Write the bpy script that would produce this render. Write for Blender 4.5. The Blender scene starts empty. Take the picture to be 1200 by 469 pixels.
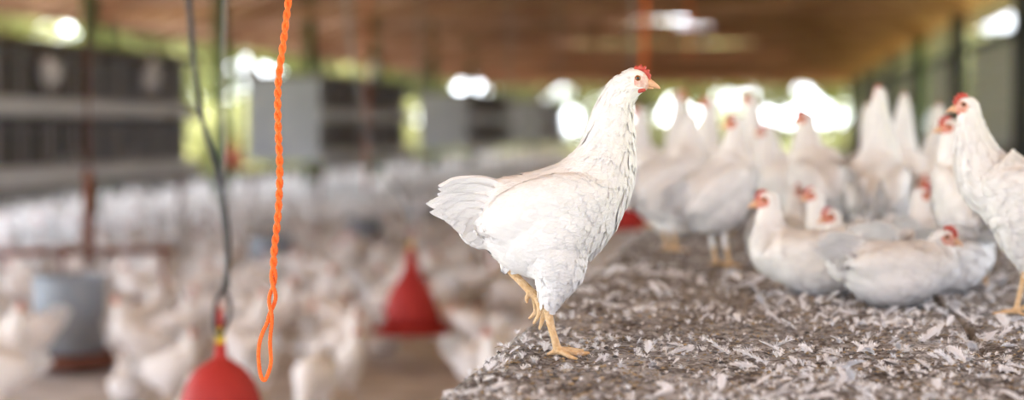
import bpy, bmesh, math, random
from mathutils import Vector, Matrix, noise
from mathutils.bvhtree import BVHTree
C = bpy.context.scene
COL = C.collection
V = Vector
R = math.radians
rnd = random.Random(7)

# ------------------------------------------------------------------ camera, sky, sun, exposure
W, H, F = 1200, 469, 2333.0
HOR, VPX = 148.0, 900.0            # horizon row and vanishing column of the house's long axis
CAMZ = 1.2                         # metres above the litter
PT = 0.844                         # platform top
cam_d = bpy.data.cameras.new('camera')
cam = bpy.data.objects.new('camera', cam_d); COL.objects.link(cam); C.camera = cam
cam_d.sensor_width = 36; cam_d.lens = 36 * F / W
cam.location = (0, 0, CAMZ)
PITCH = math.atan((H / 2 - HOR) / F); YAW = math.atan((VPX - W / 2) / F)
cam.rotation_euler = (R(90) - PITCH, 0, YAW)
cam_d.dof.use_dof = True
cam_d.dof.focus_distance = 3.1
cam_d.dof.aperture_fstop = 70 / 36.0
cam_d.clip_end = 400
MW = Matrix.Translation(cam.location) @ cam.rotation_euler.to_matrix().to_4x4()
MWI = MW.inverted()
CR = MW.to_3x3()
def at(px, py, d):                  # point at depth d seen at pixel
    return MW @ V(((px - W / 2) / F * d, (H / 2 - py) / F * d, -d))
def on(px, py, z):                  # point of the plane z seen at pixel
    r = CR @ V(((px - W / 2) / F, (H / 2 - py) / F, -1))
    return V(cam.location) + r * ((z - CAMZ) / r.z)
def atz(px, d, z):                  # point at column px, depth d, height z
    p = at(px, HOR, d); return V((p.x, p.y, z))
def proj(p):
    q = MWI @ V(p)
    return (W / 2 + F * q.x / -q.z, H / 2 - F * q.y / -q.z, -q.z)

w = bpy.data.worlds.new('sky'); C.world = w; w.use_nodes = True
nt = w.node_tree; nt.nodes.clear()
N = nt.nodes.new; L = nt.links.new
wo = N('ShaderNodeOutputWorld'); bg = N('ShaderNodeBackground'); tc = N('ShaderNodeTexCoord')
SUN_DIR = V((0.10, 0.62, 0.78)).normalized()          # towards the sun
sep = N('ShaderNodeSeparateXYZ'); L(tc.outputs['Generated'], sep.inputs[0])
mp = N('ShaderNodeMapRange'); mp.inputs[1].default_value = 0.2; mp.inputs[2].default_value = 1.0
mp.inputs[3].default_value = 0.0; mp.inputs[4].default_value = 1.0
neg = N('ShaderNodeMath'); neg.operation = 'MULTIPLY'; neg.inputs[1].default_value = -0.8; L(sep.outputs['X'], neg.inputs[0])
mxx = N('ShaderNodeMath'); mxx.operation = 'MAXIMUM'; L(sep.outputs['Y'], mxx.inputs[0]); L(neg.outputs[0], mxx.inputs[1])
L(mxx.outputs[0], mp.inputs[0])                     # hazy sky glow sunward; left-hand glow added to light the hens
mix = N('ShaderNodeMix'); mix.data_type = 'RGBA'
mix.inputs[6].default_value = (0.88, 0.95, 1.10, 1); mix.inputs[7].default_value = (4.0, 4.3, 4.7, 1)
L(mp.outputs[0], mix.inputs[0]); L(mix.outputs[2], bg.inputs[0])
bg.inputs[1].default_value = 3.8
L(bg.outputs[0], wo.inputs[0])
sd = bpy.data.lights.new('sun', 'SUN'); sun = bpy.data.objects.new('sun', sd); COL.objects.link(sun)
sd.energy = 34.0; sd.angle = R(2); sd.color = (1, 0.93, 0.78)
sun.rotation_euler = SUN_DIR.to_track_quat('Z', 'Y').to_euler()
C.view_settings.view_transform = 'Standard'; C.view_settings.look = 'None'
C.view_settings.gamma = 1; C.view_settings.use_curve_mapping = False
C.view_settings.exposure = -0.52
try:
    C.cycles.use_denoising = True
    C.cycles.max_bounces = 8; C.cycles.diffuse_bounces = 5
    C.cycles.sample_clamp_indirect = 6
except Exception: pass

# ------------------------------------------------------------------ helpers
def mat(name, col, rough=0.8, metal=0.0, var=0.0, scale=8.0, col2=None, bump=0.0, bscale=60.0, stretch=(1, 1, 1), spec=0.3, island=0.0, transl=0.0, sheen=0.0):
    m = bpy.data.materials.new(name); m.use_nodes = True
    t = m.node_tree; b = t.nodes['Principled BSDF']
    b.inputs['Base Color'].default_value = (*col, 1); b.inputs['Roughness'].default_value = rough
    b.inputs['Metallic'].default_value = metal; b.inputs['Specular IOR Level'].default_value = spec
    if sheen: b.inputs['Sheen Weight'].default_value = sheen
    tc = t.nodes.new('ShaderNodeTexCoord'); mpn = t.nodes.new('ShaderNodeMapping')
    mpn.inputs['Scale'].default_value = stretch
    t.links.new(tc.outputs['Object'], mpn.inputs[0])
    out = None
    if col2 is not None:
        n = t.nodes.new('ShaderNodeTexNoise'); n.inputs['Scale'].default_value = scale; n.inputs['Detail'].default_value = 6
        t.links.new(mpn.outputs[0], n.inputs[0])
        r = t.nodes.new('ShaderNodeValToRGB'); r.color_ramp.elements[0].position = 0.35; r.color_ramp.elements[1].position = 0.65
        r.color_ramp.elements[0].color = (*col, 1); r.color_ramp.elements[1].color = (*col2, 1)
        t.links.new(n.outputs[0], r.inputs[0]); out = r.outputs[0]
    if island:
        g = t.nodes.new('ShaderNodeNewGeometry'); mr = t.nodes.new('ShaderNodeMapRange')
        mr.inputs[3].default_value = 1 - island; mr.inputs[4].default_value = 1 + island * 0.4
        t.links.new(g.outputs['Random Per Island'], mr.inputs[0])
        mx = t.nodes.new('ShaderNodeVectorMath'); mx.operation = 'SCALE'
        if out: t.links.new(out, mx.inputs[0])
        else: mx.inputs[0].default_value = col
        t.links.new(mr.outputs[0], mx.inputs['Scale']); out = mx.outputs[0]
    if out: t.links.new(out, b.inputs['Base Color'])
    if bump:
        n2 = t.nodes.new('ShaderNodeTexNoise'); n2.inputs['Scale'].default_value = bscale; n2.inputs['Detail'].default_value = 4
        t.links.new(mpn.outputs[0], n2.inputs[0])
        bp = t.nodes.new('ShaderNodeBump'); bp.inputs['Strength'].default_value = bump; bp.inputs['Distance'].default_value = 0.01
        t.links.new(n2.outputs[0], bp.inputs['Height']); t.links.new(bp.outputs[0], b.inputs['Normal'])
    if transl:
        tr = t.nodes.new('ShaderNodeBsdfTranslucent'); ms = t.nodes.new('ShaderNodeMixShader')
        ms.inputs[0].default_value = transl
        if out: t.links.new(out, tr.inputs[0])
        else: tr.inputs[0].default_value = (*col, 1)
        o = t.nodes['Material Output']
        t.links.new(b.outputs[0], ms.inputs[1]); t.links.new(tr.outputs[0], ms.inputs[2]); t.links.new(ms.outputs[0], o.inputs[0])
    return m

M = {}
M['feather'] = mat('white_plumage', (0.79, 0.775, 0.765), 0.75, island=0.08, transl=0.05, bump=0.3, bscale=260, stretch=(0.5, 1, 1))
M['under'] = mat('white_down', (0.72, 0.70, 0.685), 0.85, col2=(0.80, 0.785, 0.775), scale=14, bump=0.25, bscale=70)
M['flock'] = mat('white_hen_plumage', (0.81, 0.78, 0.77), 0.85, col2=(0.88, 0.86, 0.85), scale=9, bump=0.3, bscale=40)
M['skin'] = mat('pink_face_skin', (0.62, 0.22, 0.16), 0.6, col2=(0.72, 0.45, 0.36), scale=140, bump=0.4, bscale=400)
M['skin_pale'] = mat('pale_face_skin', (0.66, 0.36, 0.30), 0.6, col2=(0.78, 0.62, 0.56), scale=160, bump=0.4, bscale=400)
M['skin_dark'] = mat('red_face_skin', (0.50, 0.13, 0.09), 0.6, col2=(0.60, 0.28, 0.20), scale=140)
M['comb'] = mat('red_comb', (0.46, 0.045, 0.035), 0.55, col2=(0.58, 0.12, 0.09), scale=200, bump=0.4, bscale=500, spec=0.4)
M['beak'] = mat('horn_beak', (0.62, 0.33, 0.20), 0.45, col2=(0.72, 0.46, 0.28), scale=90)
M['leg'] = mat('yellow_leg_skin', (0.64, 0.40, 0.19), 0.55, col2=(0.76, 0.55, 0.33), scale=120, bump=0.5, bscale=300)
M['eye'] = mat('amber_eye', (0.30, 0.10, 0.02), 0.15, spec=0.6)
M['pupil'] = mat('black_pupil', (0.01, 0.01, 0.01), 0.05, spec=0.8)
M['orange'] = mat('orange_rope', (0.78, 0.125, 0.018), 0.6, col2=(0.90, 0.20, 0.035), scale=300)
M['redplastic'] = mat('red_plastic', (0.36, 0.022, 0.02), 0.62, col2=(0.45, 0.035, 0.03), scale=6, spec=0.35)
M['yellow'] = mat('yellow_plastic', (0.75, 0.55, 0.05), 0.4)
M['wire'] = mat('black_wire', (0.03, 0.03, 0.035), 0.5)
M['gwire'] = mat('grey_wire', (0.20, 0.20, 0.20), 0.5)
M['zinc'] = mat('galvanised_metal', (0.22, 0.245, 0.28), 0.5, metal=0.35, col2=(0.31, 0.335, 0.37), scale=5)
M['rust'] = mat('rusty_pipe', (0.13, 0.045, 0.03), 0.8, col2=(0.20, 0.08, 0.05), scale=12)
M['greenpost'] = mat('green_mossy_post', (0.045, 0.075, 0.035), 0.8, col2=(0.085, 0.12, 0.05), scale=4, stretch=(4, 4, 1))
M['darkpost'] = mat('dark_post', (0.035, 0.035, 0.035), 0.8, col2=(0.07, 0.07, 0.06), scale=4, stretch=(4, 4, 1))
M['cage'] = mat('grey_cage_sheet', (0.36, 0.37, 0.41), 0.6, metal=0.1, col2=(0.44, 0.45, 0.48), scale=3)
M['cagetop'] = mat('brown_cage_top', (0.13, 0.10, 0.085), 0.8, col2=(0.22, 0.18, 0.15), scale=3)
M['cagebar'] = mat('cage_wire', (0.42, 0.39, 0.38), 0.6)
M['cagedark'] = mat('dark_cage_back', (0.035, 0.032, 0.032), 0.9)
M['tray'] = mat('pale_feed_trough', (0.68, 0.70, 0.73), 0.55, col2=(0.76, 0.78, 0.80), scale=5)
M['roof'] = mat('brown_thatch_roof', (0.22, 0.10, 0.065), 0.9, col2=(0.78, 0.52, 0.40), scale=1.5, stretch=(0.22, 1.3, 0.22), bump=0.4, bscale=8)
M['timber'] = mat('brown_roof_timber', (0.22, 0.095, 0.06), 0.8, col2=(0.46, 0.25, 0.17), scale=3, stretch=(0.3, 4, 4))
M['litter'] = mat('pale_litter', (0.45, 0.41, 0.39), 0.95, col2=(0.68, 0.64, 0.63), scale=5, bump=0.6, bscale=25)
M['grass'] = mat('sunlit_grass', (0.30, 0.36, 0.08), 0.9, col2=(0.48, 0.50, 0.16), scale=0.6)
M['leaf'] = mat('tree_leaf', (0.46, 0.47, 0.23), 0.6, island=0.5, transl=0.5)
M['bark'] = mat('tree_bark', (0.12, 0.09, 0.06), 0.9, col2=(0.2, 0.15, 0.1), scale=5)
M['curtain'] = mat('grey_side_curtain', (0.42, 0.41, 0.39), 0.85, col2=(0.52, 0.50, 0.47), scale=14, stretch=(1, 0.12, 6), transl=0.35)
M['block'] = mat('grey_block_wall', (0.20, 0.19, 0.18), 0.95, col2=(0.28, 0.27, 0.25), scale=3)
M['fluff'] = mat('loose_down', (0.90, 0.90, 0.92), 0.85, island=0.08, transl=0.35)
M['straw'] = mat('straw_bits', (0.36, 0.27, 0.16), 0.8, island=0.5)
M['drop'] = mat('dried_droppings', (0.34, 0.325, 0.32), 0.95, island=0.8)

def crust_material():
    m = bpy.data.materials.new('droppings_crust'); m.use_nodes = True
    t = m.node_tree; b = t.nodes['Principled BSDF']; b.inputs['Roughness'].default_value = 0.95
    b.inputs['Specular IOR Level'].default_value = 0.15
    tc = t.nodes.new('ShaderNodeTexCoord')
    def nz(s, d=8):
        n = t.nodes.new('ShaderNodeTexNoise'); n.inputs['Scale'].default_value = s; n.inputs['Detail'].default_value = d
        n.inputs['Roughness'].default_value = 0.65
        t.links.new(tc.outputs['Object'], n.inputs[0]); return n
    a, c, e = nz(8), nz(75), nz(190, 4)
    r = t.nodes.new('ShaderNodeValToRGB'); cr = r.color_ramp
    cr.elements[0].position = 0.36; cr.elements[0].color = (0.05, 0.038, 0.03, 1)
    cr.elements[1].position = 0.66; cr.elements[1].color = (0.60, 0.59, 0.59, 1)
    x = cr.elements.new(0.45); x.color = (0.14, 0.122, 0.115, 1)
    x = cr.elements.new(0.54); x.color = (0.38, 0.372, 0.375, 1)
    ad = t.nodes.new('ShaderNodeMath'); ad.operation = 'MULTIPLY_ADD'; ad.inputs[1].default_value = 0.45
    t.links.new(a.outputs[0], ad.inputs[0])
    m2 = t.nodes.new('ShaderNodeMath'); m2.operation = 'MULTIPLY'; m2.inputs[1].default_value = 0.55
    t.links.new(c.outputs[0], m2.inputs[0]); t.links.new(m2.outputs[0], ad.inputs[2])
    t.links.new(ad.outputs[0], r.inputs[0]); t.links.new(r.outputs[0], b.inputs['Base Color'])
    bp = t.nodes.new('ShaderNodeBump'); bp.inputs['Strength'].default_value = 0.9; bp.inputs['Distance'].default_value = 0.006
    s = t.nodes.new('ShaderNodeMath'); s.operation = 'ADD'
    t.links.new(c.outputs[0], s.inputs[0]); t.links.new(e.outputs[0], s.inputs[1])
    t.links.new(s.outputs[0], bp.inputs['Height']); t.links.new(bp.outputs[0], b.inputs['Normal'])
    return m
M['crust'] = crust_material()

def tag(o, label=None, cat=None, group=None, kind=None):
    if label: o['label'] = label
    if cat: o['category'] = cat
    if group: o['group'] = group
    if kind: o['kind'] = kind
    return o
def link(name, me, mats, parent=None, smooth=False):
    o = bpy.data.objects.new(name, me); COL.objects.link(o)
    if not me.materials:
        for m in (mats if isinstance(mats, (list, tuple)) else [mats]): me.materials.append(m)
    if smooth: me.shade_smooth()
    if parent: o.parent = parent
    return o
def empty(name, loc, rz=0):
    o = bpy.data.objects.new(name, None); COL.objects.link(o); o.empty_display_size = 0.1
    o.location = loc; o.rotation_euler = (0, 0, rz); return o
class MB:
    def __init__(s): s.v = []; s.f = []; s.m = []
    def box(s, x0, x1, y0, y1, z0, z1, mi=0):
        n = len(s.v)
        for z in (z0, z1):
            for (x, y) in ((x0, y0), (x1, y0), (x1, y1), (x0, y1)): s.v.append((x, y, z))
        for q in ((3, 2, 1, 0), (4, 5, 6, 7), (0, 1, 5, 4), (1, 2, 6, 5), (2, 3, 7, 6), (3, 0, 4, 7)):
            s.f.append(tuple(n + i for i in q)); s.m.append(mi)
        return s
    def tube(s, pts, r, n=8, mi=0, cap=True):
        pts = [V(p) for p in pts]; k = len(pts); rs = r if isinstance(r, (list, tuple)) else [r] * k
        base = len(s.v); up = None
        for i, p in enumerate(pts):
            t = (pts[min(i + 1, k - 1)] - pts[max(i - 1, 0)])
            t = t.normalized() if t.length > 1e-9 else V((0, 0, 1))
            if up is None: up = t.orthogonal().normalized()
            up = (up - t * up.dot(t)); up = up.normalized() if up.length > 1e-6 else t.orthogonal().normalized()
            b = t.cross(up)
            for j in range(n):
                a = 2 * math.pi * j / n
                s.v.append(tuple(p + (up * math.cos(a) + b * math.sin(a)) * rs[i]))
        for i in range(k - 1):
            for j in range(n):
                a = base + i * n + j; b_ = base + i * n + (j + 1) % n
                s.f.append((a, b_, b_ + n, a + n)); s.m.append(mi)
        if cap:
            s.f.append(tuple(base + j for j in reversed(range(n)))); s.m.append(mi)
            s.f.append(tuple(base + (k - 1) * n + j for j in range(n))); s.m.append(mi)
        return s
    def lathe(s, prof, n=32, c=(0, 0, 0), mi=0):
        base = len(s.v); k = len(prof)
        for (r, z) in prof:
            for j in range(n):
                a = 2 * math.pi * j / n; s.v.append((c[0] + r * math.cos(a), c[1] + r * math.sin(a), c[2] + z))
        for i in range(k - 1):
            for j in range(n):
                a = base + i * n + j; b_ = base + i * n + (j + 1) % n
                s.f.append((a, b_, b_ + n, a + n)); s.m.append(mi)
        return s
    def rings(s, rs, n=24, mi=0):          # rs: (centre, u, v)
        base = len(s.v); k = len(rs)
        for c, u, v in rs:
            for j in range(n):
                a = 2 * math.pi * j / n; s.v.append(tuple(c + u * math.cos(a) + v * math.sin(a)))
        for i in range(k - 1):
            for j in range(n):
                a = base + i * n + j; b_ = base + i * n + (j + 1) % n
                s.f.append((a, b_, b_ + n, a + n)); s.m.append(mi)
        s.f.append(tuple(base + j for j in reversed(range(n)))); s.m.append(mi)
        s.f.append(tuple(base + (k - 1) * n + j for j in range(n))); s.m.append(mi)
        return s
    def ball(s, c, rx, ry, rz, rot=None, n=16, mi=0):
        c = V(c); rot = rot or Matrix.Identity(3); rs = []
        for i in range(1, n):
            a = math.pi * i / n
            rs.append((c + rot @ V((-rx * math.cos(a), 0, 0)), rot @ V((0, ry * math.sin(a), 0)), rot @ V((0, 0, rz * math.sin(a)))))
        return s.rings(rs, n + 4, mi)
    def mesh(s, name):
        me = bpy.data.meshes.new(name); me.from_pydata([tuple(v) for v in s.v], [], s.f)
        for i, p in enumerate(me.polygons): p.material_index = s.m[i]
        me.update(); return me
    def fix(s, name):
        me = s.mesh(name); bm = bmesh.new(); bm.from_mesh(me); bmesh.ops.recalc_face_normals(bm, faces=bm.faces); bm.to_mesh(me); bm.free(); return me
    def build(s, name, mats, parent=None, smooth=False):
        return link(name, s.fix(name), mats, parent, smooth)
def crom(P, n):                             # Catmull-Rom through tuples of any length
    out = []
    for i in range(len(P) - 1):
        p0, p1, p2, p3 = P[max(i - 1, 0)], P[i], P[i + 1], P[min(i + 2, len(P) - 1)]
        for k in range(n):
            t = k / n
            out.append(tuple(0.5 * (2 * b + (c - a) * t + (2 * a - 5 * b + 4 * c - d) * t * t + (-a + 3 * b - 3 * c + d) * t ** 3)
                             for a, b, c, d in zip(p0, p1, p2, p3)))
    out.append(tuple(P[-1])); return out
def remesh(me, voxel, smooth=3, fac=0.5, dec=None):
    o = bpy.data.objects.new('tmp', me); COL.objects.link(o)
    a = o.modifiers.new('r', 'REMESH'); a.mode = 'VOXEL'; a.voxel_size = voxel
    if smooth:
        b = o.modifiers.new('s', 'SMOOTH'); b.iterations = smooth; b.factor = fac
    if dec:
        c = o.modifiers.new('d', 'DECIMATE'); c.ratio = dec
    dg = bpy.context.evaluated_depsgraph_get(); dg.update()
    r = bpy.data.meshes.new_from_object(o.evaluated_get(dg))
    bpy.data.objects.remove(o); bpy.data.meshes.remove(me)
    return r

# ------------------------------------------------------------------ the house (structure)
XL, XR, YE = -8.75, 2.42, 61.0       # side walls and far end
EAVE, RIDGE, XM = 2.58, 4.75, -3.16
Y0 = -4.5                             # the roof's near edge
def struct(name, mb, m, smooth=False):
    return tag(mb.build(name, m, None, smooth), kind='structure')
g = MB()
nx, ny = 46, 130
for j in range(ny + 1):
    for i in range(nx + 1):
        x = -11 + 14.0 * i / nx; y = 0.5 + 66 * (j / ny) ** 1.5
        inside = (XL < x < XR)
        g.v.append((x, y, (0.02 * noise.noise(V((x * 2.2, y * 2.2, 0))) if inside else -0.02)))
for j in range(ny):
    for i in range(nx):
        a = j * (nx + 1) + i; g.f.append((a, a + 1, a + nx + 2, a + nx + 1)); g.m.append(0)
struct('floor', g, M['litter'], True)
g = MB()
g.box(-120, XL - 0.4, -20, 200, -0.3, -0.1); g.box(XR + 0.4, 60, -20, 200, -0.3, -0.1); g.box(XL - 0.4, XR + 0.4, YE + 0.5, 200, -0.3, -0.1)
struct('ground', g, M['grass'])
# roof slopes with a few small broken spots where daylight comes through
holes = {}
def roofz(x): return RIDGE - (RIDGE - EAVE) * abs(x - XM) / (XR + .5 - XM) + .01
def roof_side(name, xe, nseg, missing):
    g = MB(); ystep = 0.5; ny = int((YE - Y0) / ystep)
    for i in range(nseg):
        for j in range(ny):
            if (i, j) in missing: continue
            a, b = i / nseg, (i + 1) / nseg
            x0, x1 = XM + (xe - XM) * a, XM + (xe - XM) * b
            z0, z1 = RIDGE + (EAVE - RIDGE) * a, RIDGE + (EAVE - RIDGE) * b
            y0, y1 = Y0 + j * ystep, Y0 + (j + 1) * ystep
            n = len(g.v)
            for dz in (0, 0.05):
                g.v += [(x0, y0, z0 + dz), (x1, y0, z1 + dz), (x1, y1, z1 + dz), (x0, y1, z0 + dz)]
            for q in ((0, 1, 2, 3), (7, 6, 5, 4), (0, 4, 5, 1), (2, 6, 7, 3), (1, 5, 6, 2), (3, 7, 4, 0)):
                g.f.append(tuple(n + t for t in q)); g.m.append(0)
    return struct(name, g, M['roof'])
hr = set(); hl = set()
for _ in range(9): hr.add((rnd.randrange(3, 22), rnd.randrange(70, 112)))
for _ in range(9): hl.add((rnd.randrange(3, 22), rnd.randrange(70, 112)))
roof_side('ceiling_right', XR + 0.5, 28, hr)
roof_side('ceiling_left', XL - 0.5, 28, hl)
# far gable of horizontal boards, open below the eaves; low block walls all round
g = MB()
nb = 9
for k in range(nb):
    z0 = EAVE - 0.05 + (RIDGE - EAVE) * k / nb; z1 = EAVE - 0.09 + (RIDGE - EAVE) * (k + 1) / nb
    fr = 1 - (z0 - EAVE) / (RIDGE - EAVE)
    g.box(XM + (XL - XM) * fr, XM + (XR - XM) * fr, YE, YE + 0.04, z0, z1)
struct('wall_back_gable', g, M['timber'])
struct('wall_back', MB().box(XL, XR, YE, YE + 0.15, 0, 0.45), M['block'])
struct('wall_left', MB().box(XL - 0.15, XL, 8, YE, 0, 0.45), M['block'])
struct('wall_right', MB().box(XR, XR + 0.15, 5, YE, 0, 1.0), M['block'])
PIT = 6.3
ORD = ['nearest', 'second', 'third', 'fourth', 'fifth', 'sixth', 'seventh', 'eighth', 'ninth', 'tenth', 'eleventh', 'twelfth', 'thirteenth', 'fourteenth', 'fifteenth', 'sixteenth', 'seventeenth', 'eighteenth', 'nineteenth', 'twentieth']
# roof frames: one truss at each pair of posts, battens between
k = 0
for y in [18.4 - 6.3 * 1 + PIT * i for i in range(8)]:
    g = MB()
    g.box(XL, XR, y - 0.06, y + 0.06, EAVE - 0.02, EAVE + 0.14)
    for sx in (XL, XR):
        n = len(g.v)
        for dy in (-0.05, 0.05):
            g.v += [(sx, y + dy, EAVE + 0.02), (XM, y + dy, RIDGE - 0.14), (XM, y + dy, RIDGE - 0.02), (sx, y + dy, EAVE + 0.12)]
        for q in ((3, 2, 1, 0), (4, 5, 6, 7), (0, 1, 5, 4), (1, 2, 6, 5), (2, 3, 7, 6), (3, 0, 4, 7)):
            g.f.append(tuple(n + t for t in q)); g.m.append(0)
    g.box(XM - 0.06, XM + 0.06, y - 0.05, y + 0.05, EAVE + 0.1, RIDGE - 0.05)
    tag(g.build('roof_truss', M['timber']), 'dark brown roof truss across the shed, %s from the camera' % ORD[k], 'roof truss', 'roof trusses of the poultry shed'); k += 1
for sx, xe in ((1, XR + 0.3), (-1, XL - 0.3)):
    g = MB()
    for q in range(60):
        y = 12 + q * 0.82
        n = len(g.v)
        for dy in (0, 0.05):
            g.v += [(XM, y + dy, RIDGE - 0.06), (xe, y + dy, EAVE - 0.06), (xe, y + dy, EAVE - 0.01), (XM, y + dy, RIDGE - 0.01)]
        for qd in ((3, 2, 1, 0), (4, 5, 6, 7), (0, 1, 5, 4), (1, 2, 6, 5), (2, 3, 7, 6), (3, 0, 4, 7)):
            g.f.append(tuple(n + t for t in qd)); g.m.append(0)
    tag(g.build('trim_%d' % (1 if sx > 0 else 2), M['timber']), kind='structure')
# posts
def side_post(x, y, r, m, label, group, name='shed_post', top=None):
    o = MB()
    top = top or EAVE + 0.02
    o.tube([(0, 0, 0), (0, 0, 0.8), (0.006, 0, 1.6), (0, 0, top)], [r * 1.05, r, r * 0.97, r], 12)
    p = o.build(name, m, None, True); p.location = (x, y, 0)
    return tag(p, label, 'post', group)
left_y = [19.4, 24.2, 29.1, 34.0, 40.0, 45.5]
ll = ['slim green post seen above the near cage at far left', 'green post running down behind the black drinker cables', 'green post rising behind the second cage unit',
      'green post above the right half of the second cage unit', 'green post standing above the third cage unit', 'farthest green post of the row behind the cage units']
for i, y in enumerate(left_y): side_post(-6.78, y, 0.085, M['greenpost'], ll[i], 'green posts behind the cage units', top=roofz(-6.78) - .16)
for i in range(6): side_post(XL + .09, 25.6 + PIT * i, 0.06, M['greenpost'], 'thin green post at the open left eave, %s from the camera' % ORD[i], 'thin posts along the open left eave')
rl = ['dark post at the right edge behind the nearest standing hen', 'broad dark post between two pale curtain panels at right', 'green post in the right wall, third from the edge',
      'dark post in the right wall, fourth from the edge', 'dark far post in the right wall, fifth from the edge', 'dark far post in the right wall, sixth from the edge', 'dark corner post where the right wall meets the open end']
for i in range(7):
    side_post(XR - .115, 18.6 + PIT * i, 0.105, M['greenpost'] if i in (2,) else M['darkpost'], rl[i], 'posts along the right wall')
# side curtain hung between the right posts, and wire mesh above
for i in range(7):
    y0 = 18.6 + PIT * (i - 1) + 0.16; y1 = 18.6 + PIT * i - 0.16
    g = MB(); n0 = 40
    for a in range(n0 + 1):
        t = a / n0; z = 1.0 + 1.12 * t
        off = 0.015 * math.sin(a * 1.3)
        g.v += [(XR + 0.03 + off, y0, z), (XR + 0.03 + off, y1, z)]
    for a in range(n0): g.f.append((2 * a, 2 * a + 1, 2 * a + 3, 2 * a + 2)); g.m.append(0)
    o = g.build('side_curtain', M['curtain'])
    sl = o.modifiers.new('t', 'SOLIDIFY'); sl.thickness = 0.008
    tag(o, ['grey ribbed side curtain nearest the camera, beyond the right edge post', 'grey ribbed side curtain between the first two dark posts at right', 'narrow grey ribbed curtain left of the broad dark post at right',
            'far grey side curtain, fourth along the right wall', 'far grey side curtain, fifth along the right wall', 'far grey side curtain, sixth along the right wall', 'farthest grey side curtain at the open end'][i], 'curtain', 'side curtains along the right wall')
    g = MB()
    for z in [2.16 + 0.07 * q for q in range(6)]: g.box(XR - 0.004, XR + 0.004, y0, y1, z, z + 0.008)
    for q in range(int((y1 - y0) / 0.12)): g.box(XR - 0.004, XR + 0.004, y0 + q * 0.12, y0 + q * 0.12 + 0.008, 2.12, EAVE)
    tag(g.build('wire_mesh', M['gwire']), 'wire mesh panel above the grey curtain at right, %s from the camera' % ORD[i], 'wire mesh', 'mesh panels above the curtains')
tag(MB().box(XR - 0.05, XR + 0.05, 10, YE, 2.10, 2.16).build('trim_3', M['darkpost']), kind='structure')
tag(MB().box(XL - 0.05, XL + 0.05, 12, YE, EAVE - 0.08, EAVE).build('trim_4', M['timber']), kind='structure')
tag(MB().box(XL, XR, YE - 0.08, YE, EAVE - 0.10, EAVE).build('trim_5', M['timber']), kind='structure')

# ------------------------------------------------------------------ trees outside
def leaf_cloud(seed, n, rx, ry, rz, cz, ls):
    r = random.Random(seed); g = MB()
    blobs = [(V((r.uniform(-.7, .7) * rx, r.uniform(-.7, .7) * ry, cz + r.uniform(-.7, .7) * rz)), r.uniform(.35, .6)) for _ in range(9)]
    for _ in range(n):
        b, br = r.choice(blobs)
        d = V((r.gauss(0, 1), r.gauss(0, 1), r.gauss(0, 1))).normalized() * (r.random() ** 0.4) * br
        c = b + V((d.x * rx, d.y * ry, d.z * rz))
        a = V((r.gauss(0, 1), r.gauss(0, 1), r.gauss(0, .6))).normalized(); bb = a.orthogonal().normalized()
        s = ls * r.uniform(.6, 1.3); k = len(g.v)
        nn = a.cross(bb) * s * .12
        g.v += [tuple(c - a * s), tuple(c + bb * s * .45 + nn), tuple(c + a * s), tuple(c - bb * s * .45 + nn)]
        g.f.append((k, k + 1, k + 2, k + 3)); g.m.append(0)
    return g.mesh('foliage')
def trunk(h, r, seed):
    rr = random.Random(seed); g = MB()
    pts = [(rr.uniform(-.1, .1) * i, rr.uniform(-.1, .1) * i, h * i / 4) for i in range(5)]
    g.tube(pts, [r * (1 - .15 * i) for i in range(5)], 10)
    for k in range(4):
        a = rr.uniform(0, 6.28); b = V(pts[2 + k % 3]); g.tube([b, b + V((math.cos(a) * .7, math.sin(a) * .7, .6)), b + V((math.cos(a) * 1.3, math.sin(a) * 1.3, 1.4))], [r * .5, r * .35, r * .15], 8)
    return g.fix('trunk')
tree_f = [leaf_cloud(s, 2500, 1.9, 1.9, 1.6, 3.4, 0.2) for s in (1, 2, 3)]
tree_t = [trunk(3.6, .16, s) for s in (1, 2, 3)]
bush_f = [leaf_cloud(s, 1700, 1.5, 1.4, 0.95, 1.0, 0.14) for s in (4, 5)]
def tree(x, y, k, s, label, group):
    e = empty('tree', (x, y, -0.1), rnd.uniform(0, 6)); e.scale = (s, s, s * rnd.uniform(.9, 1.1)); tag(e, label, 'tree', group)
    f = link('foliage', tree_f[k], M['leaf'], e); f['kind'] = 'stuff'
    link('trunk', tree_t[k], M['bark'], e)
for i in range(19):
    tree(-15.5 + i * 1.25 + rnd.uniform(-.5, .5), 65.5 + (i % 3) * 4.2 + rnd.uniform(0, 1), i % 3, rnd.uniform(.85, 1.25), 'sunlit leafy tree beyond the open far end, %s from the left' % ORD[i].replace('nearest', 'first'), 'trees beyond the far end')
for i in range(15):
    tree(-14.2 - 2.6 * (i % 2) + rnd.uniform(-.4, .4), 21 + i * 3.3, i % 3, rnd.uniform(.8, 1.2), 'sunlit leafy tree outside the open left side, %s from the camera' % ORD[i], 'trees outside the left side')
for i in range(5):
    tree(8.5 + rnd.uniform(0, 3), 20 + i * 9, i % 3, rnd.uniform(.9, 1.2), 'leafy tree outside the right wall, %s from the camera' % ORD[i], 'trees outside the right wall')
for i in range(14):
    o = link('shrub', bush_f[i % 2], M['leaf']); o.location = (-13 + i * 1.4 + rnd.uniform(-.3, .3), 64 + (i % 2) * 3.5 + rnd.uniform(0, 1), -0.1); o.rotation_euler.z = rnd.uniform(0, 6)
    o.scale = [rnd.uniform(.6, .95)] * 3; tag(o, 'low green shrub beyond the open far end, %s from the left' % ORD[i].replace('nearest', 'first'), 'shrub', 'shrubs beyond the far end')
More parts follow.
